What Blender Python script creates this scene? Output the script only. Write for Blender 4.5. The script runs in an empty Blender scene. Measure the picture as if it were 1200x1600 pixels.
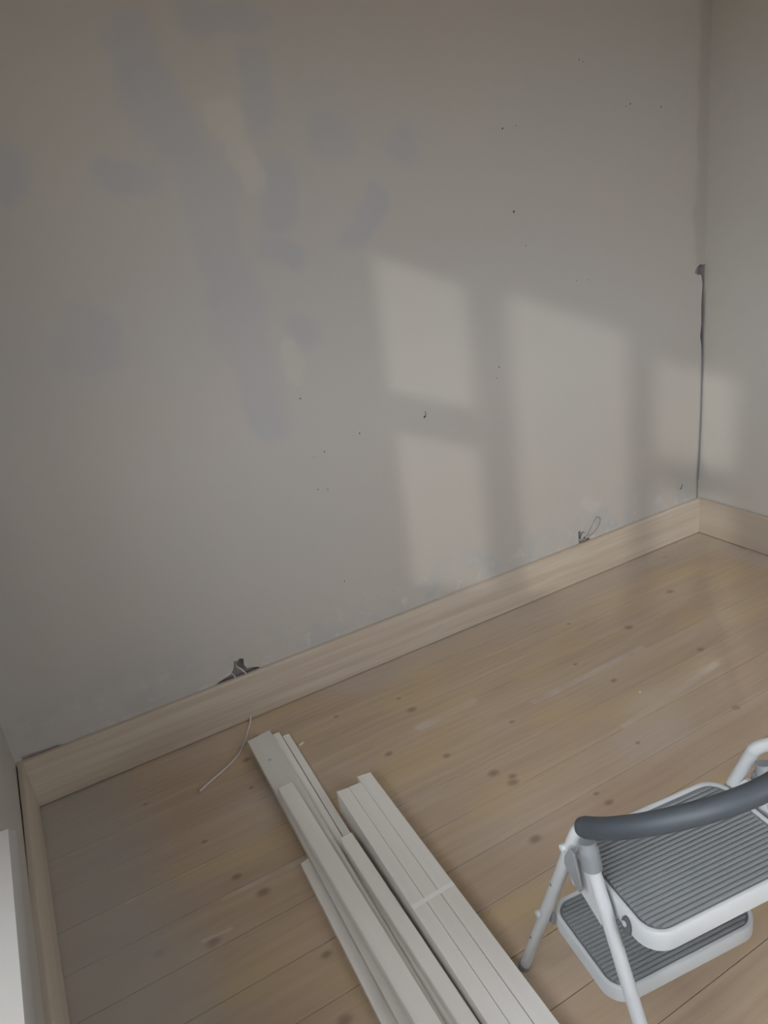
import bpy, bmesh, math, random
from mathutils import Vector, Matrix
random.seed(7)
S = bpy.context.scene
C = S.collection

# ------------------------------------------------------------------ camera
W, RD, RH, BH, BT = 2.710, 3.60, 2.60, 0.157, 0.016   # room width, depth, height, baseboard height / thickness
cam_d = bpy.data.cameras.new('camera'); cam = bpy.data.objects.new('camera', cam_d); C.objects.link(cam)
S.camera = cam
FPX, YAW, PIT, ROL = 1162.2, 0.4529, 0.3666, -0.1383
cam_d.sensor_fit = 'VERTICAL'; cam_d.sensor_height = 24.0; cam_d.lens = 24.0 * FPX / 1600.0
cam_d.clip_start = 0.02
F = Vector((math.sin(YAW) * math.cos(PIT), math.cos(YAW) * math.cos(PIT), -math.sin(PIT)))
R0 = Vector((math.cos(YAW), -math.sin(YAW), 0)); U0 = R0.cross(F)
Rv = R0 * math.cos(ROL) + U0 * math.sin(ROL); Uv = -R0 * math.sin(ROL) + U0 * math.cos(ROL)
m = Matrix((Rv, Uv, -F)).transposed().to_4x4(); m.translation = Vector((0.2392, -2.0272, 1.40))
cam.matrix_world = m

# ------------------------------------------------------------------ light and exposure
S.view_settings.view_transform = 'Standard'; S.view_settings.look = 'None'
S.view_settings.gamma = 1.0; S.view_settings.use_curve_mapping = False
S.view_settings.exposure = 0.0
SKY, SUN = 9.3, 0.80
world = bpy.data.worlds.new('sky'); S.world = world; world.use_nodes = True
wn = world.node_tree; wn.nodes.clear()
wo = wn.nodes.new('ShaderNodeOutputWorld'); wb = wn.nodes.new('ShaderNodeBackground')
tc = wn.nodes.new('ShaderNodeTexCoord'); sx = wn.nodes.new('ShaderNodeSeparateXYZ'); rp = wn.nodes.new('ShaderNodeValToRGB')
wn.links.new(tc.outputs['Generated'], sx.inputs[0]); wn.links.new(sx.outputs['Z'], rp.inputs[0])
rp.color_ramp.elements[0].position = 0.0; rp.color_ramp.elements[0].color = (0.17, 0.155, 0.135, 1)
rp.color_ramp.elements[1].position = 0.02; rp.color_ramp.elements[1].color = (0.92, 0.95, 1.0, 1)
wn.links.new(rp.outputs[0], wb.inputs[0]); wb.inputs[1].default_value = SKY
wn.links.new(wb.outputs[0], wo.inputs[0])
KX, KZ = 1.10, 0.43                                   # sun travels (1, 1/KX, -KZ)
sd = bpy.data.lights.new('sun', 'SUN'); sd.energy = SUN; sd.angle = math.radians(1.5); sd.color = (1.0, 0.985, 0.925)
sun = bpy.data.objects.new('sun', sd); C.objects.link(sun)
sun.rotation_euler = Vector((1, 1 / KX, -KZ)).to_track_quat('-Z', 'Y').to_euler(); sun.location = (-3, -4, 4)
# portal for the window opening (guides the sky light, gives off nothing itself)
pd_ = bpy.data.lights.new('window_portal', 'AREA'); pd_.shape = 'RECTANGLE'; pd_.size = 1.82; pd_.size_y = 1.30
pd_.cycles.is_portal = True
po = bpy.data.objects.new('window_portal', pd_); C.objects.link(po)
po.rotation_euler = Vector((1, 0, 0)).to_track_quat('-Z', 'Z').to_euler(); po.location = (-0.20, -2.0, 1.37)
F2 = (1.30, 2.50, 0.95, 2.42)                        # opening of the added fill window, in the wall behind the camera
pd2 = pd_.copy(); pd2.size = F2[1] - F2[0]; pd2.size_y = F2[3] - F2[2]
po2 = bpy.data.objects.new('window_portal', pd2); C.objects.link(po2)
po2.rotation_euler = Vector((0, 1, 0)).to_track_quat('-Z', 'Z').to_euler(); po2.location = ((F2[0]+F2[1])/2, -RD - .18, (F2[2]+F2[3])/2)

# ------------------------------------------------------------------ mesh helpers
class MB:
    def __init__(s): s.v = []; s.f = []
    def box(s, a, b):
        n = len(s.v); (x0, y0, z0), (x1, y1, z1) = a, b
        s.v += [(x0,y0,z0),(x1,y0,z0),(x1,y1,z0),(x0,y1,z0),(x0,y0,z1),(x1,y0,z1),(x1,y1,z1),(x0,y1,z1)]
        s.f += [tuple(n+i for i in q) for q in ((0,3,2,1),(4,5,6,7),(0,1,5,4),(1,2,6,5),(2,3,7,6),(3,0,4,7))]
        return s
    def prism(s, poly, fn0, fn1):
        """poly: ccw 2-D points; fn0 / fn1 map them to the two end caps"""
        n = len(s.v); k = len(poly)
        s.v += [tuple(fn0(p)) for p in poly] + [tuple(fn1(p)) for p in poly]
        s.f.append(tuple(n + i for i in range(k))[::-1]); s.f.append(tuple(n + k + i for i in range(k)))
        for i in range(k):
            j = (i + 1) % k; s.f.append((n+i, n+j, n+k+j, n+k+i))
        return s
    def tube(s, pts, r, seg=16, smooth_n=8, caps=True):
        P = spline(pts, smooth_n) if smooth_n else [Vector(p) for p in pts]
        rr = r if callable(r) else (lambda t: r)
        T = [(P[min(i+1, len(P)-1)] - P[max(i-1, 0)]).normalized() for i in range(len(P))]
        N = T[0].orthogonal().normalized(); n0 = len(s.v)
        for i, p in enumerate(P):
            if i: N = (N - T[i] * N.dot(T[i])).normalized()
            B = T[i].cross(N); q = rr(i / (len(P) - 1))
            for k in range(seg):
                a = 2 * math.pi * k / seg; s.v.append(tuple(p + (N * math.cos(a) + B * math.sin(a)) * q))
        for i in range(len(P) - 1):
            for k in range(seg):
                k2 = (k + 1) % seg; a = n0 + i*seg
                s.f.append((a+k, a+k2, a+seg+k2, a+seg+k))
        if caps:
            s.f.append(tuple(n0 + k for k in range(seg))[::-1])
            s.f.append(tuple(n0 + (len(P)-1)*seg + k for k in range(seg)))
        return s
    def build(s, name, mat, parent=None, bevel=0.0, smooth=True, bseg=2):
        me = bpy.data.meshes.new(name); bm = bmesh.new()
        vs = [bm.verts.new(v) for v in s.v]
        for f in s.f:
            try: bm.faces.new([vs[i] for i in f])
            except ValueError: pass
        bmesh.ops.recalc_face_normals(bm, faces=bm.faces)
        bm.to_mesh(me); bm.free()
        me.materials.append(mat)
        if smooth:
            me.shade_smooth(); me.set_sharp_from_angle(angle=math.radians(38))
        o = bpy.data.objects.new(name, me); C.objects.link(o)
        if parent: o.parent = parent
        if bevel:
            b = o.modifiers.new('bevel', 'BEVEL'); b.width = bevel; b.segments = bseg; b.limit_method = 'ANGLE'; b.harden_normals = True
        return o

def spline(pts, n=8):
    P = [Vector(p) for p in pts]
    if len(P) == 2: return P
    out = []
    for i in range(len(P) - 1):
        p0 = P[i-1] if i else P[0]*2 - P[1]; p1, p2 = P[i], P[i+1]; p3 = P[i+2] if i+2 < len(P) else P[-1]*2 - P[-2]
        for k in range(n):
            t = k / n
            out.append(0.5 * ((2*p1) + (p2-p0)*t + (2*p0-5*p1+4*p2-p3)*t*t + (3*p1-p0-3*p2+p3)*t**3))
    out.append(P[-1]); return out

def rrect(x0, y0, x1, y1, r, n=8):
    out = []
    for cx, cy, a0 in ((x1-r, y0+r, -90), (x1-r, y1-r, 0), (x0+r, y1-r, 90), (x0+r, y0+r, 180)):
        for k in range(n + 1):
            a = math.radians(a0 + 90*k/n); out.append((cx + r*math.cos(a), cy + r*math.sin(a)))
    return out

def tag(o, label=None, cat=None, group=None, kind=None):
    for k, v in (('label', label), ('category', cat), ('group', group), ('kind', kind)):
        if v: o[k] = v
    return o
def empty(name, loc, rz=0.0):
    o = bpy.data.objects.new(name, None); C.objects.link(o); o.location = loc; o.rotation_euler = (0, 0, rz)
    o.empty_display_size = 0.05; return o

# ------------------------------------------------------------------ material helpers
class NT:
    def __init__(s, name, rough=0.6, spec=0.5):
        s.m = bpy.data.materials.new(name); s.m.use_nodes = True; s.t = s.m.node_tree; s.n = s.t.nodes
        s.b = s.n['Principled BSDF']; s.b.inputs['Roughness'].default_value = rough
        s.b.inputs['Specular IOR Level'].default_value = spec
        s.co = s.n.new('ShaderNodeTexCoord').outputs['Object']
    def L(s, a, b): s.t.links.new(a, b)
    def setv(s, sock, v):
        if isinstance(v, (int, float, tuple, list)): sock.default_value = v
        elif isinstance(v, Vector): sock.default_value = tuple(v)
        else: s.L(v, sock)
    def math(s, op, a, b=0.0, c=0.0, clamp=False):
        n = s.n.new('ShaderNodeMath'); n.operation = op; n.use_clamp = clamp
        for i, v in enumerate((a, b, c)): s.setv(n.inputs[i], v)
        return n.outputs[0]
    def vm(s, op, a, b=(0, 0, 0), scale=None):
        n = s.n.new('ShaderNodeVectorMath'); n.operation = op; s.setv(n.inputs[0], a); s.setv(n.inputs[1], b)
        if scale is not None: s.setv(n.inputs[3], scale)
        return n.outputs['Value'] if op in ('LENGTH', 'DOT_PRODUCT', 'DISTANCE') else n.outputs[0]
    def ramp(s, v, a, b, lo=0.0, hi=1.0):
        n = s.n.new('ShaderNodeMapRange'); n.interpolation_type = 'SMOOTHSTEP'
        for i, q in enumerate((v, a, b, lo, hi)): s.setv(n.inputs[i], q)
        return n.outputs[0]
    def noise(s, scale, detail=3, vec=None, rough=0.5, color=False):
        n = s.n.new('ShaderNodeTexNoise'); n.inputs['Scale'].default_value = scale; n.inputs['Detail'].default_value = detail
        n.inputs['Roughness'].default_value = rough; s.L(vec if vec else s.co, n.inputs['Vector'])
        return n.outputs['Color' if color else 'Fac']
    def mix(s, f, a, b, mode='MIX'):
        n = s.n.new('ShaderNodeMix'); n.data_type = 'RGBA'; n.blend_type = mode
        for i, v in ((0, f), (6, a), (7, b)):
            if i and isinstance(v, (tuple, list)) and len(v) == 3: v = tuple(v) + (1,)
            s.setv(n.inputs[i], v)
        return n.outputs[2]
    def caps(s, P, items, soft=0.6):
        """soft blobs: items = (ax, ay, az, bx, by, bz, r)"""
        acc = None
        for (a, b, r) in items:
            a = Vector(a); b = Vector(b); d = b - a; l = d.length
            if l < 1e-5: dist = s.vm('DISTANCE', P, a)
            else:
                t = s.math('DIVIDE', s.vm('DOT_PRODUCT', s.vm('SUBTRACT', P, a), d / l), l, clamp=True)
                dist = s.vm('DISTANCE', P, s.vm('ADD', s.vm('SCALE', d, scale=t), a))
            k = s.ramp(dist, r * (1 - soft), r * (1 + soft * .5), 1.0, 0.0)
            acc = k if acc is None else s.math('MAXIMUM', acc, k)
        return acc
    def color(s, c): s.setv(s.b.inputs['Base Color'], c if not (isinstance(c, tuple) and len(c) == 3) else c + (1,)); return s
    def bump(s, h, strength=0.2, dist=0.01):
        n = s.n.new('ShaderNodeBump'); n.inputs['Strength'].default_value = strength; n.inputs['Distance'].default_value = dist
        s.L(h, n.inputs['Height']); s.L(n.outputs[0], s.b.inputs['Normal']); return s

# ---- painted plaster walls, the back wall with its filler smears
WALL = (0.475, 0.455, 0.428)
def plaster(name, smears=(), light=(), WALL=WALL):
    t = NT(name, 0.85, 0.25)
    mot = t.ramp(t.noise(1.3, 3), 0.35, 0.65)
    c = t.mix(mot, (WALL[0]*.985, WALL[1]*.99, WALL[2]*1.0), (WALL[0]*1.01, WALL[1]*.995, WALL[2]*.975))
    c = t.mix(t.ramp(t.noise(7, 4), 0.45, 0.75, 0, .05), c, (.38, .38, .38))
    if smears:
        off = t.vm('SCALE', t.vm('SUBTRACT', t.noise(6, 3, color=True), (.5, .5, .5)), scale=0.13)
        P = t.vm('MULTIPLY', t.vm('ADD', t.co, off), (1, 0, 1))
        k = t.caps(P, [((a[0], 0, a[1]), (b[0], 0, b[1]), r) for a, b, r in smears], .5)
        c = t.mix(t.math('MULTIPLY', k, t.ramp(t.noise(4, 4), .3, .7, .38, .74)), c, (.410, .414, .440))
        k2 = t.caps(P, [((a[0], 0, a[1]), (b[0], 0, b[1]), r) for a, b, r in light], .5)
        c = t.mix(t.math('MULTIPLY', k2, 0.5), c, (.54, .52, .47))
        k3 = t.caps(P, [((2.695, 0, 1.14), (2.70, 0, 2.6), .05)], .5)  # band up the right corner: corner shade painted into the wall colour
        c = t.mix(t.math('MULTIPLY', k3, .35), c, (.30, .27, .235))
        # scuffed, bluish bare plaster low on the wall
        z = t.n.new('ShaderNodeSeparateXYZ'); t.L(t.co, z.inputs[0])
        low = t.math('MULTIPLY', t.ramp(z.outputs[2], 0.17, 0.40, 1, 0), t.ramp(t.noise(9, 5), 0.47, 0.62))
        c = t.mix(t.math('MULTIPLY', low, 0.5), c, (.40, .42, .43))
        low2 = t.math('MULTIPLY', t.ramp(z.outputs[2], 0.16, 0.34, 1, 0), t.ramp(t.noise(22, 4), 0.56, 0.66))
        c = t.mix(t.math('MULTIPLY', low2, 0.45), c, (.56, .56, .54))
    t.color(c)
    h = t.math('ADD', t.noise(3.0, 4), t.math('MULTIPLY', t.noise(60, 3), .06))
    t.bump(h, 0.25, 0.012)
    return t.m
smears = [((0.741,1.863),(0.761,1.756),.068), ((0.761,1.756),(0.863,1.532),.075), ((0.863,1.532),(0.866,1.174),.085), ((0.866,1.174),(0.915,0.90),.070),
          ((1.043,1.815),(1.028,1.70),.056), ((0.615,1.599),(0.711,1.583),.045), ((0.463,1.223),(0.491,1.209),.08), ((1.209,1.635),(1.235,1.618),.070),
          ((1.046,1.562),(1.046,1.467),.060), ((1.044,1.151),(1.052,1.141),.052), ((1.439,1.62),(1.448,1.611),.055), ((1.344,1.478),(1.244,1.369),.044),
          ((0.409,1.63),(0.398,1.59),.05), ((0.886,1.927),(1.064,1.919),.044), ((1.009,1.373),(1.061,1.349),.045)]
light = [((0.93,1.70),(0.98,1.55),.04), ((2.09,0.31),(2.12,0.28),.03), ((1.0,1.10),(1.0,1.02),.03)]
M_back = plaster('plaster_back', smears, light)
M_wall = plaster('plaster')
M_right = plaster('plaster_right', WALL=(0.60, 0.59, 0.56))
M_hole = NT('broken_plaster', 0.95, 0.1).color((0.36, 0.33, 0.32)).m
M_ceil = NT('ceiling_paint', 0.9, 0.2).color((0.90, 0.88, 0.85)).m

def wood(name, base, dark, axis, grain=1.0, rough=0.55, knots=None, streak=0.5, seed=0.0, spec=0.4):
    """grain runs along axis 0 (x) or 1 (y)"""
    t = NT(name, rough, spec)
    sc = [38, 38, 38]; sc[axis] = 1.6
    P = t.vm('ADD', t.vm('MULTIPLY', t.co, tuple(sc)), (seed, seed*1.7, seed*.6))
    g = t.ramp(t.noise(1.0, 4, P, .6), 0.3, 0.72)
    sc2 = [9, 9, 9]; sc2[axis] = .8
    g2 = t.noise(1.0, 2, t.vm('ADD', t.vm('MULTIPLY', t.co, tuple(sc2)), (seed*3, 0, seed)), .5)
    c = t.mix(t.math('MULTIPLY', g, streak*grain), base, dark)
    c = t.mix(t.ramp(g2, .35, .75, 0, .35), c, dark)
    if knots:
        K = t.caps(t.co, knots, .7); c = t.mix(t.math('MULTIPLY', K, .7), c, tuple(x*.55 for x in dark))
    t.color(c); t.bump(g, .08, .002)
    return t.m
M_base_x = wood('baseboard_pine_x', (0.55, 0.49, 0.415), (0.425, 0.345, 0.265), 0, seed=3, streak=.8)
M_base_y = wood('baseboard_pine_y', (0.54, 0.475, 0.40), (0.455, 0.385, 0.305), 1, seed=8)

def floor_mat():
    t = NT('floor_pine', 0.42, 0.45); PW = 0.125
    sp = t.n.new('ShaderNodeSeparateXYZ'); t.L(t.co, sp.inputs[0]); X, Y = sp.outputs[0], sp.outputs[1]
    idx = t.math('FLOOR', t.math('DIVIDE', Y, PW))
    wn_ = t.n.new('ShaderNodeTexWhiteNoise'); wn_.noise_dimensions = '1D'; t.L(idx, wn_.inputs['W'])
    cb = t.n.new('ShaderNodeCombineXYZ'); t.L(t.math('MULTIPLY', wn_.outputs['Value'], 37.0), cb.inputs[0]); t.L(t.math('MULTIPLY', wn_.outputs['Value'], 11.0), cb.inputs[2])
    warp = t.vm('SCALE', t.vm('SUBTRACT', t.noise(2.2, 2, color=True), (.5,.5,.5)), scale=.05)
    Pb = t.vm('ADD', t.vm('ADD', t.co, warp), cb.outputs[0])
    g = t.ramp(t.noise(1.0, 5, t.vm('MULTIPLY', Pb, (1.6, 55, 30)), .62), .32, .70)
    g2 = t.noise(1.0, 3, t.vm('MULTIPLY', Pb, (1.1, 12, 6)), .5)
    c = t.mix(t.ramp(g2, .3, .7), (0.58, 0.465, 0.335), (0.49, 0.385, 0.29))
    c = t.mix(t.math('MULTIPLY', g, .62), c, (0.42, 0.305, 0.215))
    c = t.mix(t.ramp(wn_.outputs['Value'], 0, 1, .0, .30), c, (0.52, 0.385, 0.285))
    # worn greyish bloom in soft areas, and yellower lacquer patches
    c = t.mix(t.ramp(t.noise(2.3, 3, t.vm('MULTIPLY', t.co, (1, 2.2, 1))), .48, .68, 0, .55), c, (0.58, 0.45, 0.255))
    c = t.mix(t.ramp(t.noise(1.9, 3, t.vm('ADD', t.vm('MULTIPLY', t.co, (1, 2.0, 1)), (7, 3, 1))), .50, .75, 0, .5), c, (0.60, 0.525, 0.47))
    kn = [(1.287,-.532),(.416,-.591),(.452,-.672),(.379,-.43),(1.648,-.563),(1.135,-.727),(.586,-.666),(.926,-.439),(1.083,-.302),(1.076,-.221),(1.056,-.54),
          (1.916,-.375),(.874,-.183),(.202,-.689),(.311,-.733),(.285,-.193),(.515,-.901),(.485,-1.05),(1.781,-.227),(1.149,-.708),(1.116,-.668),(1.28,-.881),
          (1.281,-.924),(1.057,-.912),(.555,-.312),(.586,-.194),(2.419,-.082),(1.62,-.42),(1.98,-.62),(2.2,-.30),(1.5,-.81),(1.82,-.87)]
    K = t.caps(t.vm('MULTIPLY', t.vm('ADD', t.co, warp), (.7, 1, 0)), [((x*.7, y, 0), (x*.7, y, 0), .0065 + .0035*((i*7) % 3)) for i, (x, y) in enumerate(kn)], .8)
    c = t.mix(t.math('MULTIPLY', K, .65), c, (0.22, 0.145, 0.105))
    # soft, greyer strips along the walls
    Pz = t.vm('ADD', t.vm('MULTIPLY', t.co, (1, 1, 0)), t.vm('SCALE', t.vm('SUBTRACT', t.noise(5, 3, color=True), (.5,.5,.5)), scale=.12))
    D1 = t.caps(Pz, [((1.0, -.02, 0), (2.7, -.04, 0), .13), ((2.68, -.1, 0), (2.68, -1.5, 0), .10)], .7)
    c = t.mix(t.math('MULTIPLY', D1, .55), c, (.53, .475, .43))
    D2 = t.caps(Pz, [((.10, -.05, 0), (.12, -1.6, 0), .20)], .8)
    c = t.mix(t.math('MULTIPLY', D2, .70), c, (.43, .43, .42))
    # pale streaks along some seams
    fr = t.math('ABSOLUTE', t.math('SUBTRACT', t.math('FRACT', t.math('ADD', t.math('DIVIDE', Y, PW), .5)), .5))
    near = t.ramp(fr, .0, .05, 1, 0)
    c = t.mix(t.math('MULTIPLY', near, t.ramp(t.noise(1.5, 2, t.vm('MULTIPLY', t.co, (1, 8, 1))), .52, .62, 0, .45)), c, (.52, .47, .43))
    P2 = t.vm('ADD', t.vm('MULTIPLY', t.co, (1, 1, 0)), t.vm('SCALE', t.vm('SUBTRACT', t.noise(14, 2, color=True), (.5,.5,.5)), scale=.012))
    F_ = t.caps(P2, [((.37,-.632,0),(.575,-.640,0),.008), ((.17,-.505,0),(.36,-.505,0),.005), ((1.40,-.50,0),(1.85,-.495,0),.014), ((1.06,-.385,0),(1.25,-.38,0),.020),
                     ((1.52,-.745,0),(1.95,-.70,0),.013), ((.30,-.715,0),(.36,-.72,0),.006)], .6)
    c = t.mix(t.math('MULTIPLY', F_, t.ramp(t.noise(9, 3), .35, .65, .12, .42)), c, (.70, .66, .64))
    t.color(c); t.bump(g, .10, .002)
    t.setv(t.b.inputs['Roughness'], t.ramp(t.noise(5, 3), .3, .7, .38, .55))
    return t.m
M_floor = floor_mat()
M_white = NT('white_enamel', 0.35, 0.5).color((0.57, 0.60, 0.62)).m
M_mat = NT('grey_rubber', 0.6, 0.4).color((0.225, 0.243, 0.255)).m
M_grip = NT('dark_grey_grip', 0.5, 0.4).color((0.062, 0.073, 0.085)).m
M_plast = NT('grey_plastic', 0.5, 0.5).color((0.25, 0.27, 0.285)).m
M_dark = NT('dark_metal', 0.4, 0.5).color((0.12, 0.13, 0.14)).m
M_cable = NT('white_cable', 0.45).color((0.62, 0.57, 0.54)).m
M_gcable = NT('grey_cable', 0.5).color((0.20, 0.20, 0.22)).m
M_bwire = NT('dark_wire', 0.5).color((0.09, 0.085, 0.08)).m
M_paint = NT('window_white', 0.35).color((0.80, 0.79, 0.77)).m
M_sill = NT('sill_beige', 0.5).color((0.33, 0.32, 0.30)).m
gl = bpy.data.materials.new('window_glass'); gl.use_nodes = True
gn = gl.node_tree; gn.nodes.clear(); go = gn.nodes.new('ShaderNodeOutputMaterial'); gm = gn.nodes.new('ShaderNodeMixShader')
gt = gn.nodes.new('ShaderNodeBsdfTransparent'); gg = gn.nodes.new('ShaderNodeBsdfGlossy'); gg.inputs['Roughness'].default_value = .02
gm.inputs[0].default_value = .06; gn.links.new(gt.outputs[0], gm.inputs[1]); gn.links.new(gg.outputs[0], gm.inputs[2]); gn.links.new(gm.outputs[0], go.inputs[0])

# ------------------------------------------------------------------ the room
# floor: planks with real, narrow gaps, one mesh over a dark sub-floor
mb = MB(); PW = 0.125
mb.box((-0.01, -RD-.01, -0.06), (W+.01, 0.01, -0.020))
k = 0
while -k*PW > -RD - PW:
    y1 = -k*PW; g = random.choice((.0003, .0005, .0008)); j0 = 0.0
    joints = sorted(random.uniform(.3, W - .3) for _ in range(1)) if k % 3 == 1 and k > 12 else []
    xs = [-0.01] + joints + [W + .01]
    for a, b in zip(xs, xs[1:]):
        dz = random.uniform(-.0005, .0004)
        mb.box((a + .0006, y1 - PW + g, -0.020), (b - .0006, y1 - g, dz))
    k += 1
fl = mb.build('floor', M_floor, bevel=.0012, bseg=1); tag(fl, kind='structure')

# window openings seen from the sun patches (distances s from the back wall)
def s_at(x, plane): return (x - plane) / KX
XI, XO = -0.105, -0.135                        # inner and outer face of the sashes
OY0, OY1, OZ0, OZ1 = -1.13, -2.95, 0.735, 2.03
mb = MB(); T = .25
mb.box((-T, -RD-T, -.06), (0, OY1, RH)); mb.box((-T, OY0, -.06), (0, .12, RH))
mb.box((-T, OY1, -.06), (0, OY0, OZ0)); mb.box((-T, OY1, OZ1), (0, OY0, RH))
tag(mb.build('wall_left', M_wall, smooth=False), kind='structure')
tag(MB().box((W, -RD-T, -.06), (W+.12, .12, RH)).build('wall_right', M_right, smooth=False), kind='structure')
mb = MB(); mb.box((0, -RD-T, -.06), (F2[0], -RD, RH)); mb.box((F2[1], -RD-T, -.06), (W, -RD, RH))
mb.box((F2[0], -RD-T, -.06), (F2[1], -RD, F2[2])); mb.box((F2[0], -RD-T, F2[3]), (F2[1], -RD, RH))
tag(mb.build('wall_front', M_wall, smooth=False), kind='structure')
tag(MB().box((-T, -RD-T, RH), (W+.12, .12, RH+.1)).build('ceiling', M_ceil, smooth=False), kind='structure')

# back wall, holes cut for real
def poly_y(mb, pts, d=.03):
    a = sum(pts[i][0]*pts[(i+1) % len(pts)][1] - pts[(i+1) % len(pts)][0]*pts[i][1] for i in range(len(pts)))
    if a < 0: pts = pts[::-1]
    mb.prism(pts, lambda p: (p[0], -.02, p[1]), lambda p: (p[0], d, p[1]))
cut = MB()
poly_y(cut, [(.556,.150),(.600,.166),(.628,.172),(.640,.190),(.646,.214),(.655,.209),(.664,.214),(.676,.208),(.673,.188),(.680,.172),(.700,.168),(.718,.160),(.72,.140),(.56,.140)], .035)
poly_y(cut, [(2.652,1.078),(2.664,1.096),(2.684,1.105),(2.700,1.100),(2.7085,1.103),(2.7088,.96),(2.7088,.86),(2.7085,.74),(2.7035,.745),(2.699,.80),(2.692,.835),(2.697,.88),(2.694,.95),(2.698,1.03),(2.690,1.066),(2.672,1.068)], .03)
poly_y(cut, [(2.038,.205),(2.050,.208),(2.052,.17),(2.070,.178),(2.078,.166),(2.090,.168),(2.10,.145),(2.04,.145)], .02)
poly_y(cut, [(.02,.15),(.018,.168),(.04,.168),(.08,.163),(.11,.163),(.14,.150)], .006)
def blob(x, z, r, n=7):
    poly_y(cut, [(x + r*random.uniform(.7, 1.2)*math.cos(2*math.pi*i/n), z + r*random.uniform(.7, 1.25)*math.sin(2*math.pi*i/n)) for i in range(n)], .012)
dots = [(1.801,1.621,30),(1.852,1.626,22),(1.825,1.382,36),(1.865,1.275,22),(2.073,1.134,20),(2.128,1.13,20),(2.311,1.656,22),(2.331,1.662,32),(2.473,1.646,26),
        (2.115,1.796,22),(2.13,1.79,18),(1.007,.959,24),(1.18,.811,28),(1.418,.808,46),(1.724,.907,30),(1.71,.873,20),(1.055,.783,24),(1.017,.775,15),(1.014,.673,22),(1.045,.664,22),(1.05,.345,28)]
for x, z, r in dots: blob(x, z, r*1e-4)
poly_y(cut, [(1.4195,.808),(1.4225,.808),(1.424,.824),(1.4205,.826)], .01)
poly_y(cut, [(2.590,.222),(2.600,.220),(2.608,.240),(2.604,.244)], .01)
cutter = cut.build('cutter', M_hole, smooth=False)
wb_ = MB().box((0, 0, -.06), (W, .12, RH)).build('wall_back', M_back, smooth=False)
wb_.data.materials.append(M_hole)
bo = wb_.modifiers.new('cut', 'BOOLEAN'); bo.operation = 'DIFFERENCE'; bo.object = cutter; bo.solver = 'EXACT'; bo.use_self = True
bpy.context.view_layer.update()
me = bpy.data.meshes.new_from_object(wb_.evaluated_get(bpy.context.evaluated_depsgraph_get()))
wb_.modifiers.clear(); wb_.data = me; bpy.data.objects.remove(cutter)
while len(me.materials) < 2: me.materials.append(M_hole)
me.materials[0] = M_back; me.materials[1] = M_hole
for p in me.polygons:
    c = p.center; p.material_index = 1 if (.0005 < c.y < .1 and 0.01 < c.x < W - .0005 and .01 < c.z < RH - .01) else 0
tag(wb_, kind='structure')

# baseboards: flat pine boards with an eased upper edge and a shallow lower bead
PROF = [(0, .003), (BT-.001, .003), (BT, .004), (BT, BH-.006), (BT-.002, BH-.002), (BT-.006, BH), (0, BH)]
mb = MB(); mb.prism(PROF, lambda p: (0.0, -p[0], p[1]), lambda p: (W, -p[0], p[1]))
tag(mb.build('baseboard_back', M_base_x), kind='structure')
def board_y(name, xs, sign, m):
    mb = MB(); k = len(PROF); ys = [-BT, -.25, -.55, -1.2, -RD]
    for y, off in zip(ys, xs):
        mb.v += [(off + sign*p[0], y, p[1]) for p in PROF]
    for i in range(len(ys)-1):
        for j in range(k): mb.f.append((i*k+j, i*k+(j+1) % k, (i+1)*k+(j+1) % k, (i+1)*k+j))
    mb.f.append(tuple(range(k))); mb.f.append(tuple((len(ys)-1)*k + j for j in range(k)))
    return tag(mb.build(name, m), kind='structure')
board_y('baseboard_left', [.004, .0035, .0, 0, 0], 1, M_base_y)
board_y('baseboard_right', [W-.002, W-.0025, W-.001, W, W], -1, M_base_y)
mb = MB(); mb.prism(PROF, lambda p: (BT, -RD + p[0], p[1]), lambda p: (W-BT, -RD + p[0], p[1]))
tag(mb.build('baseboard_front', M_base_x), kind='structure')

# window in the left wall: frame, three lights, two of them with a transom bar
ap = []                                        # (s0, s1, z0, z1) clear openings
def zt(z): return z + KZ*(-XO)
def zb(z): return z + KZ*(-XI)
BOT = .855
A0, A1 = s_at(1.305, XI), s_at(1.612, XO); C0, C1 = s_at(1.780, XI), s_at(2.305, XO); D0, D1 = s_at(2.448, XI), s_at(2.885, XO)
ap = [(A0, A1, BOT, zt(1.345)), (A0, A1, zb(1.481), zt(1.879)), (C0, C1, BOT, zt(1.906)), (D0, D1, BOT, zt(1.325)), (D0, D1, zb(1.468), zt(1.855))]
mb = MB()
def fb(y0, y1, z0, z1): mb.box((XO, -y1, z0), (XI, -y0, z1))
lo, hi = .775, OZ1
fb(-OY0, A0, lo, hi); fb(A1, C0, lo, hi); fb(C1, D0, lo, hi); fb(D1, -OY1, lo, hi)
for (s0, s1, zz) in ((A0, A1, [(lo, BOT), (zt(1.345), zb(1.481)), (zt(1.879), hi)]), (C0, C1, [(lo, BOT), (zt(1.906), hi)]), (D0, D1, [(lo, BOT), (zt(1.325), zb(1.468)), (zt(1.855), hi)])):
    for z0, z1 in zz: fb(s0, s1, z0, z1)
win = mb.build('window_1', M_paint, bevel=.002); tag(win, kind='structure')
for s0, s1, z0, z1 in ap:
    g = MB().box((-.122, -s1-.004, z0-.004), (-.118, -s0+.004, z1+.004)).build('pane', gl, win, smooth=False)
sl = MB().prism([(-.135, .735), (.100, .735), (.106, .740), (.108, .748), (.106, .756), (.100, .762), (-.135, .775)],
                lambda p: (p[0], OY1 - .03 if p[0] > 0 else OY1, p[1]), lambda p: (p[0], OY0 + .004 if p[0] > 0 else OY0, p[1])).build('window_sill', M_sill, win)

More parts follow.
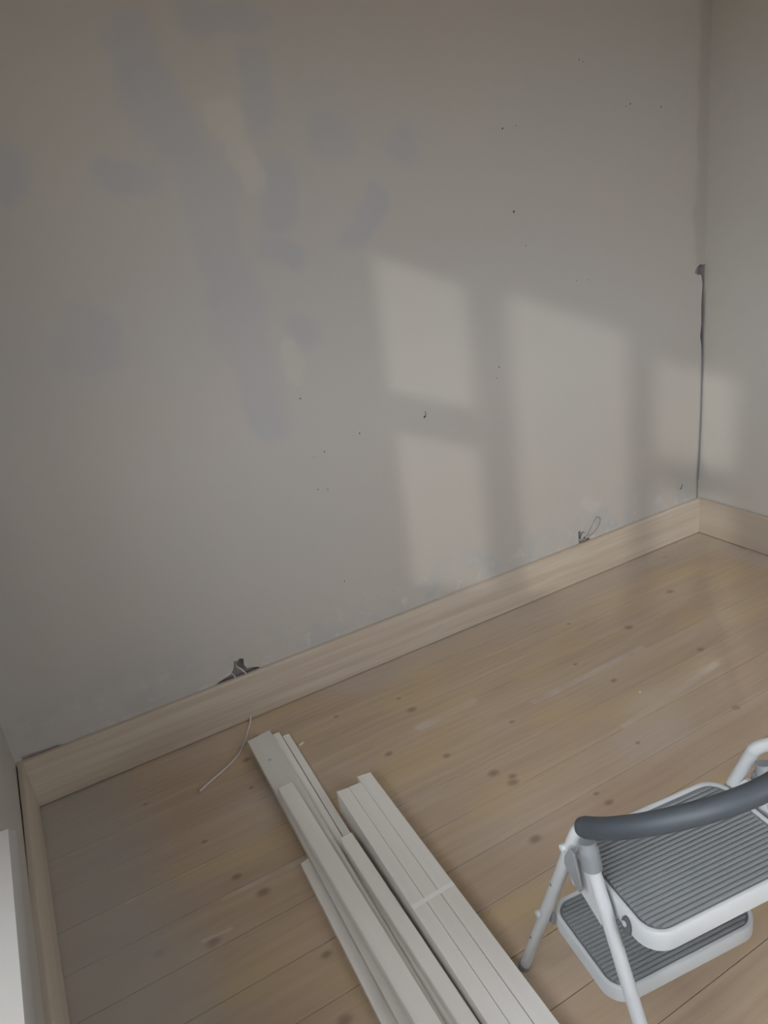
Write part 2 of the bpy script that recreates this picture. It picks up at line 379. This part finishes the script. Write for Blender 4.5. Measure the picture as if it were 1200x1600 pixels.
# unseen second window behind the camera, added and sized as fill light
mb = MB(); xs = (F2[0], (F2[0]+F2[1])/2, F2[1]); ya, yb = -RD - .15, -RD - .10
for x in (F2[0], xs[1] - .03, F2[1] - .06): mb.box((x, ya, F2[2]), (x + .06, yb, F2[3]))
for z in (F2[2], F2[3] - .06): mb.box((F2[0], ya, z), (F2[1], yb, z + .06))
w2 = mb.build('fill_window', M_paint, bevel=.002); tag(w2, kind='structure')
for a, b in ((xs[0] + .055, xs[1] - .025), (xs[1] + .025, xs[2] - .055)):
    MB().box((a, ya + .02, F2[2] + .055), (b, ya + .024, F2[3] - .055)).build('pane', gl, w2, smooth=False)
MB().box((F2[0] - .03, -RD - .12, F2[2] - .03), (F2[1] + .03, -RD + .05, F2[2] + .002)).build('window_sill', M_paint, w2, bevel=.003)

# ------------------------------------------------------------------ boards lying on the floor
def plank(name, x0, w, z0, z1, yfar, ynear, slope, mat, label, cat='board', prof=None, group=None, bev=.0015, cham=0.0):
    """x0 = left edge at yfar; runs towards the camera with a small drift in x"""
    o = empty(name, (x0, yfar, z0)); bpy.data.objects.remove(o)
    ln = yfar - ynear; ang = -math.atan(slope)
    pr = prof or [(0, 0), (w, 0), (w, z1-z0), (0, z1-z0)]
    mb = MB(); mb.prism(pr, lambda p: (p[0], cham*(p[0]/w), p[1]), lambda p: (p[0], -ln, p[1]))
    o = mb.build(name, mat, bevel=bev, smooth=True)
    o.location = (x0, yfar, z0); o.rotation_euler = (0, 0, ang)
    tag(o, label, cat, group); return o
def pale(seed, b=(0.89, 0.875, 0.835), d=(0.82, 0.795, 0.745), kn=None): return wood('planed_wood_%d' % seed, b, d, 1, seed=seed, streak=.55, knots=kn)
h = .018
plank('board', .6725, .0245, 0, .020, -.158, -2.0, .045, pale(1), 'thin pale batten lying flat beside the widest board, its end level with it', 'batten')
plank('board', .6985, .0205, 0, .018, -.182, -1.95, .046, pale(2), 'thin pale batten on the floor at the right edge of the left stack', 'batten')
plank('board', .5560, .0400, 0, .018, -.664, -2.3, .046, pale(3),
      'pale moulded board lying lowest at the left edge of the stack, starting halfway down', 'board',
      prof=[(0,0),(.040,0),(.040,.018),(.034,.018),(.032,.0155),(.029,.0155),(.027,.018),(0,.018)], bev=.001, cham=.012)
plank('board', .5970, .0740, .0201, .038, -.165, -2.30, .040, pale(4, (0.74,0.73,0.69), (0.67,0.655,0.61), [((.03,-.12,.018),(.03,-.12,.018),.006),((.045,-.35,.018),(.045,-.35,.018),.008)]),
      'greyish flat board reaching nearest the back wall baseboard, in the left stack', 'board',
      prof=[(0,0),(.074,0),(.074,.0150),(.071,.0179),(.0,.0179)], cham=.012)
plank('board', .5920, .0440, .0381, .057, -.432, -2.0, .022, pale(5), 'smooth pale board lying on top of the left stack', 'board',
      prof=[(0,0),(.044,0),(.044,.0189),(.006,.0189),(.003,.0175),(0,.012)])
plank('board', .6560, .0340, .0201, .052, -.680, -1.60, .022, pale(6), 'narrow pale batten lying in the gap between the two stacks of boards', 'batten', bev=.004)
plank('board', .7135, .0325, 0, .065, -.549, -1.58, .0420, pale(7), 'thick pale planed board, left one of the three taped side by side', 'board', group=None, bev=.0004, cham=-.004)
plank('board', .7464, .0345, 0, .065, -.5535, -1.575, .0412, pale(8), 'thick pale planed board, middle one of the three taped side by side', 'board', bev=.0004, cham=-.002)
plank('board', .7820, .0365, 0, .0655, -.532, -1.57, .0395, pale(9), 'thick pale planed board, right one of the three taped, its end reaching furthest', 'board', bev=.0004, cham=-.006)

# clear tape strapped across the three thick boards
tm = NT('packing_tape', .3).color((.95, .95, .94))
tp = MB()
tp.box((0, -.012, .0657), (.1046, 0, .0660)); tp.box((.1046, -.012, .012), (.1049, 0, .0660))
tpo = tp.build('packing_tape', tm.m, smooth=False); tpo.location = (.6965, -.955, 0); tpo.rotation_euler = (0, 0, math.radians(1.0))
tag(tpo, 'pale tape strapped across the three thick pale boards', 'tape')

# ------------------------------------------------------------------ step stool
TH = math.radians(-7.5)
st = empty('step_stool', (.80, -1.40, 0), TH)
tag(st, 'white folding step stool with two grey ribbed steps and dark grey handle', 'step stool')
WD = .33
def bA(z): return .032 + (.548 - z)*.394
def bB(z): return .004 - (.50 - z)*.51
RT = .0105
def step(z, a0, b0, a1, b1, r, hgt):
    mb = MB(); o = rrect(a0, b0, a1, b1, r, 8); i_ = rrect(a0+.0075, b0+.0075, a1-.0075, b1-.0075, r-.0065, 8); k = len(o)
    rings = [[(x, y, z-hgt) for x, y in o], [(x, y, z-.003) for x, y in o], None, None, [(x, y, z-.001) for x, y in i_], [(x, y, z-hgt) for x, y in i_]]
    q = rrect(a0+.001, b0+.001, a1-.001, b1-.001, r-.001, 8); rings[2] = [(x, y, z-.0008) for x, y in q]
    q = rrect(a0+.003, b0+.003, a1-.003, b1-.003, r-.003, 8); rings[3] = [(x, y, z) for x, y in q]
    for rg in rings: mb.v += rg
    n = len(rings)
    for j in range(n):
        for t in range(k):
            t2 = (t+1) % k; j2 = (j+1) % n; mb.f.append((j*k+t, j*k+t2, j2*k+t2, j2*k+t))
    s_ = mb.build('step', M_white, st)
    # ribbed rubber mat: base plate and raised ribs
    mm = MB(); pl = rrect(a0+.0078, b0+.0078, a1-.0078, b1-.0078, r-.007, 8)
    mm.prism(pl, lambda p: (p[0], p[1], z-.012), lambda p: (p[0], p[1], z-.0042))
    b = b0 + .014; R = r - .009; pitch = .0078
    while b < b1 - .013:
        ax0, ax1 = a0 + .012, a1 - .012
        for e in (b0 + .011, b1 - .011):
            dd = R - abs(b - e)
            if dd > 0:
                cut_ = R - math.sqrt(max(R*R - dd*dd, 0)); ax0 = max(ax0, a0 + .012 + cut_); ax1 = min(ax1, a1 - .012 - cut_)
        mm.prism([(-.0026, 0), (.0026, 0), (.0015, .0036), (-.0015, .0036)], lambda p: (ax0, b + p[0], z - .0043 + p[1]), lambda p: (ax1, b + p[0], z - .0043 + p[1]))
        b += pitch
    mm.build('ribbed_mat', M_mat, s_, smooth=False)
    # folded flange under the rim
    return s_
up = step(.456, .016, -.107, .314, .095, .038, .033)
lw = step(.242, .016, -.023, .314, .170, .038, .028)

HA, HB = .5, .5
def legA(a, s):
    # tube from the floor up, bending over into the handle
    z1 = .520
    return [(a, bA(.012), .012), (a, bA(.15), .15), (a, bA(.30), .30), (a, bA(.42), .42), (a, bA(z1), z1), (a + s*.004, bA(.545)-.004, .543), (a + s*.014, bA(.552)-.010, .552)]
mb = MB(); mb.tube(legA(0, 1), RT); lA1 = mb.build('front_leg', M_white, st)
mb = MB(); mb.tube([(WD, bA(.012), .012), (WD, bA(.15), .15), (WD, bA(.30), .30), (WD, bA(.42), .42), (WD, bA(.53), .53), (WD-.001, bA(.553)-.002, .553), (WD-.001+.010, bA(.566)-.014, .570), (WD+.014, bA(.57)-.028, .574)], RT); lA2 = mb.build('front_leg', M_white, st)
for a in (0, WD):
    rl = MB().tube([(a, bB(.012), .012), (a, bB(.2), .2), (a, bB(.40), .40), (a, bB(.498), .498)], RT).build('rear_leg', M_white, st)
    MB().tube([(a, bB(0.0), 0.0), (a, bB(.03), .03)], .0130, smooth_n=0).build('rubber_foot', M_plast, rl)
for a, l in ((0, lA1), (WD, lA2)):
    MB().tube([(a, bA(0.0), 0.0), (a, bA(.02), .02)], .0122, smooth_n=0).build('rubber_foot', M_plast, l)
MB().tube([(0, bB(.085), .085), (WD, bB(.085), .085)], .0085, smooth_n=0).build('cross_bar', M_white, st)
# bowed grip
def H(a):
    q = .19 * math.sqrt(max(math.sin(math.pi*a/WD), 0)); t = math.radians(55)
    return (a, .020 - q*math.sin(t), .556 + .018*a/WD + q*math.cos(t))
gp = [(-.002, .021, .556)] + [H(a) for a in (.004, .013, .030, .055, .090, .130, .170, .210, .250, .282, .305, .320)] + [(WD + .004, -.018, .580)]
gr = MB().tube(gp, lambda t: .0155 if .01 < t < .99 else .0140, seg=24, smooth_n=10).build('handle_grip', M_grip, st)
# hinge brackets, plates, bolts
for a, s in ((0, 1), (WD, -1)):
    # grey plastic cap on the top of the rear leg
    cp = MB().tube([(a, .0015, .494), (a, .006, .512), (a, .013, .535)], lambda t: .0142 if t < .85 else .012, smooth_n=4).build('joint_cap', M_plast, st)
    # white web plate joining both legs, with its grey cover
    poly = [(.066, .446), (.052, .417), (.028, .421), (-.020, .405), (-.012, .455), (.012, .492), (.045, .480)]
    MB().prism(poly, lambda p: (a-.004, p[0], p[1]), lambda p: (a+.004, p[0], p[1])).build('hinge_plate', M_white, st, bevel=.0008)
    xa, xb = (a - .0185, a - .0140) if s > 0 else (a + .0140, a + .0185)
    poly = [(.034, .510), (.048, .484), (.050, .468), (.020, .447), (.011, .446), (.006, .455), (.012, .480), (.022, .511)]
    cv = MB().prism(poly, lambda p: (xa, p[0], p[1]), lambda p: (xb, p[0], p[1])).build('hinge_cover', M_plast, st, bevel=.0015)
    for zz in (.363, .150):
        MB().tube([(a - s*.0095, bA(zz)+.002, zz), (a - s*.0112, bA(zz)+.002, zz)], .0022, smooth_n=0).build('rivet', M_dark, st)
    for (b_, z_) in ((bA(.485), .485), (bA(.25), .25)):
        MB().tube([(a - s*.008, b_+.004, z_), (a - s*.0155, b_+.004, z_)], .006, smooth_n=0).build('bolt', M_white, st, bevel=.001)
    # folding link: lug on the upper step
    lug = []
    for k in range(16):
        t = 2*math.pi*k/16; lug.append((-.056 + .009*math.cos(t), .434 + .017*math.sin(t)))
    xs0, xs1 = (a + .0115, a + .0150) if s > 0 else (a - .0150, a - .0115)
    MB().prism(lug, lambda p: (xs0, p[0], p[1]), lambda p: (xs1, p[0], p[1])).build('link_lug', M_dark, up)
    MB().tube([(xs0 - .001*s if s > 0 else xs1 + .001, -.056, .440), (xs0 - .003 if s > 0 else xs1 + .003, -.056, .440)], .0045, smooth_n=0).build('rivet', M_white, up)
    # brackets carrying the lower step on the front legs
    bz = [(bA(.236)-.012, .222), (bA(.236)+.010, .222), (bA(.236)+.010, .245), (bA(.236)-.012, .245)]
    xq = (a + .009, a + .0165) if s > 0 else (a - .0165, a - .009)
    MB().prism(bz, lambda p: (xq[0], p[0], p[1]), lambda p: (xq[1], p[0], p[1])).build('step_bracket', M_plast, st, bevel=.001)

# ------------------------------------------------------------------ cables, wires, small debris
c = MB().tube([(.652, -.017, .012), (.646, -.030, .004), (.622, -.074, .0034), (.591, -.126, .0034), (.560, -.164, .0034), (.518, -.193, .0034), (.461, -.222, .0034), (.421, -.243, .0032)], .0034, seg=10).build('cable', M_cable)
tag(c, 'thin white cable curling across the floor from under the baseboard', 'cable')
w = MB(); w.tube([(.655, .028, .190), (.652, .010, .186), (.662, -.002, .176), (.672, -.006, .158), (.670, -.003, .150)], .0020, seg=8)
tag(w.build('wire_end', M_cable), 'short pale wire hooked out of the broken plaster hole at the left baseboard', 'wire', 'pale wires in the left wall hole')
w = MB(); w.tube([(.628, .028, .168), (.632, .008, .170), (.637, -.004, .162), (.634, -.006, .158), (.634, -.003, .150)], .0018, seg=8)
tag(w.build('wire_end', M_cable), 'shorter pale wire sticking up left of the hooked one in the broken plaster hole', 'wire', 'pale wires in the left wall hole')
w = MB(); w.tube([(2.075, .012, .165), (2.078, -.006, .182), (2.092, -.014, .215), (2.114, -.018, .246), (2.134, -.016, .240), (2.136, -.012, .215), (2.118, -.009, .190), (2.095, -.006, .176), (2.086, .006, .168)], .0013, seg=8)
tag(w.build('wire_loop', M_gcable), 'thin dark wire loop poking out of the wall above the back baseboard', 'wire')
w = MB(); w.tube([(2.046, .012, .172), (2.046, -.003, .185), (2.050, -.010, .204), (2.056, -.012, .200)], .0016, seg=8)
tag(w.build('wire_end', M_bwire), 'black wire stub beside the wire loop above the back baseboard', 'wire')
w = MB(); w.tube([(2.7045, .014, 1.085), (2.699, .001, 1.04), (2.7035, -.004, .95), (2.704, -.004, .85), (2.7035, -.004, .70), (2.702, -.004, .52), (2.697, -.004, .37), (2.692, -.005, .28), (2.690, -.006, .20), (2.689, -.006, .158)], .0018, seg=8)
tag(w.build('cable', M_gcable), 'thin grey cable running down the right room corner to the baseboard', 'cable')
w = MB(); w.tube([(2.7070, .012, .90), (2.707, -.0025, .80), (2.7075, -.003, .62), (2.7065, -.003, .50), (2.704, -.003, .40), (2.7035, -.003, .33), (2.6965, -.005, .27), (2.695, -.005, .24)], .0014, seg=8)
tag(w.build('cable', M_gcable), 'thinner grey cable right behind the other one in the right room corner', 'cable')
def flake(x, y, r, label):
    mb = MB(); n = 7; pts = [(r*random.uniform(.5, 1.2)*math.cos(2*math.pi*i/n)*1.6, r*random.uniform(.5, 1.1)*math.sin(2*math.pi*i/n)) for i in range(n)]
    mb.prism(pts, lambda p: (p[0], p[1], 0), lambda p: (p[0]*.7, p[1]*.7, r*.45)); o = mb.build('plaster_flake', M_flake, smooth=False)
    o.location = (x, y, .0005); o.rotation_euler = (0, 0, .35); tag(o, label, 'flake')
M_flake = NT('plaster_flake', .9).color((.72, .68, .66)).m
flake(.737, -.232, .007, 'small white plaster chip on the floor beside the left board ends')
flake(1.668, -.66, .005, 'tiny white plaster chip alone on the open floor before the back wall')
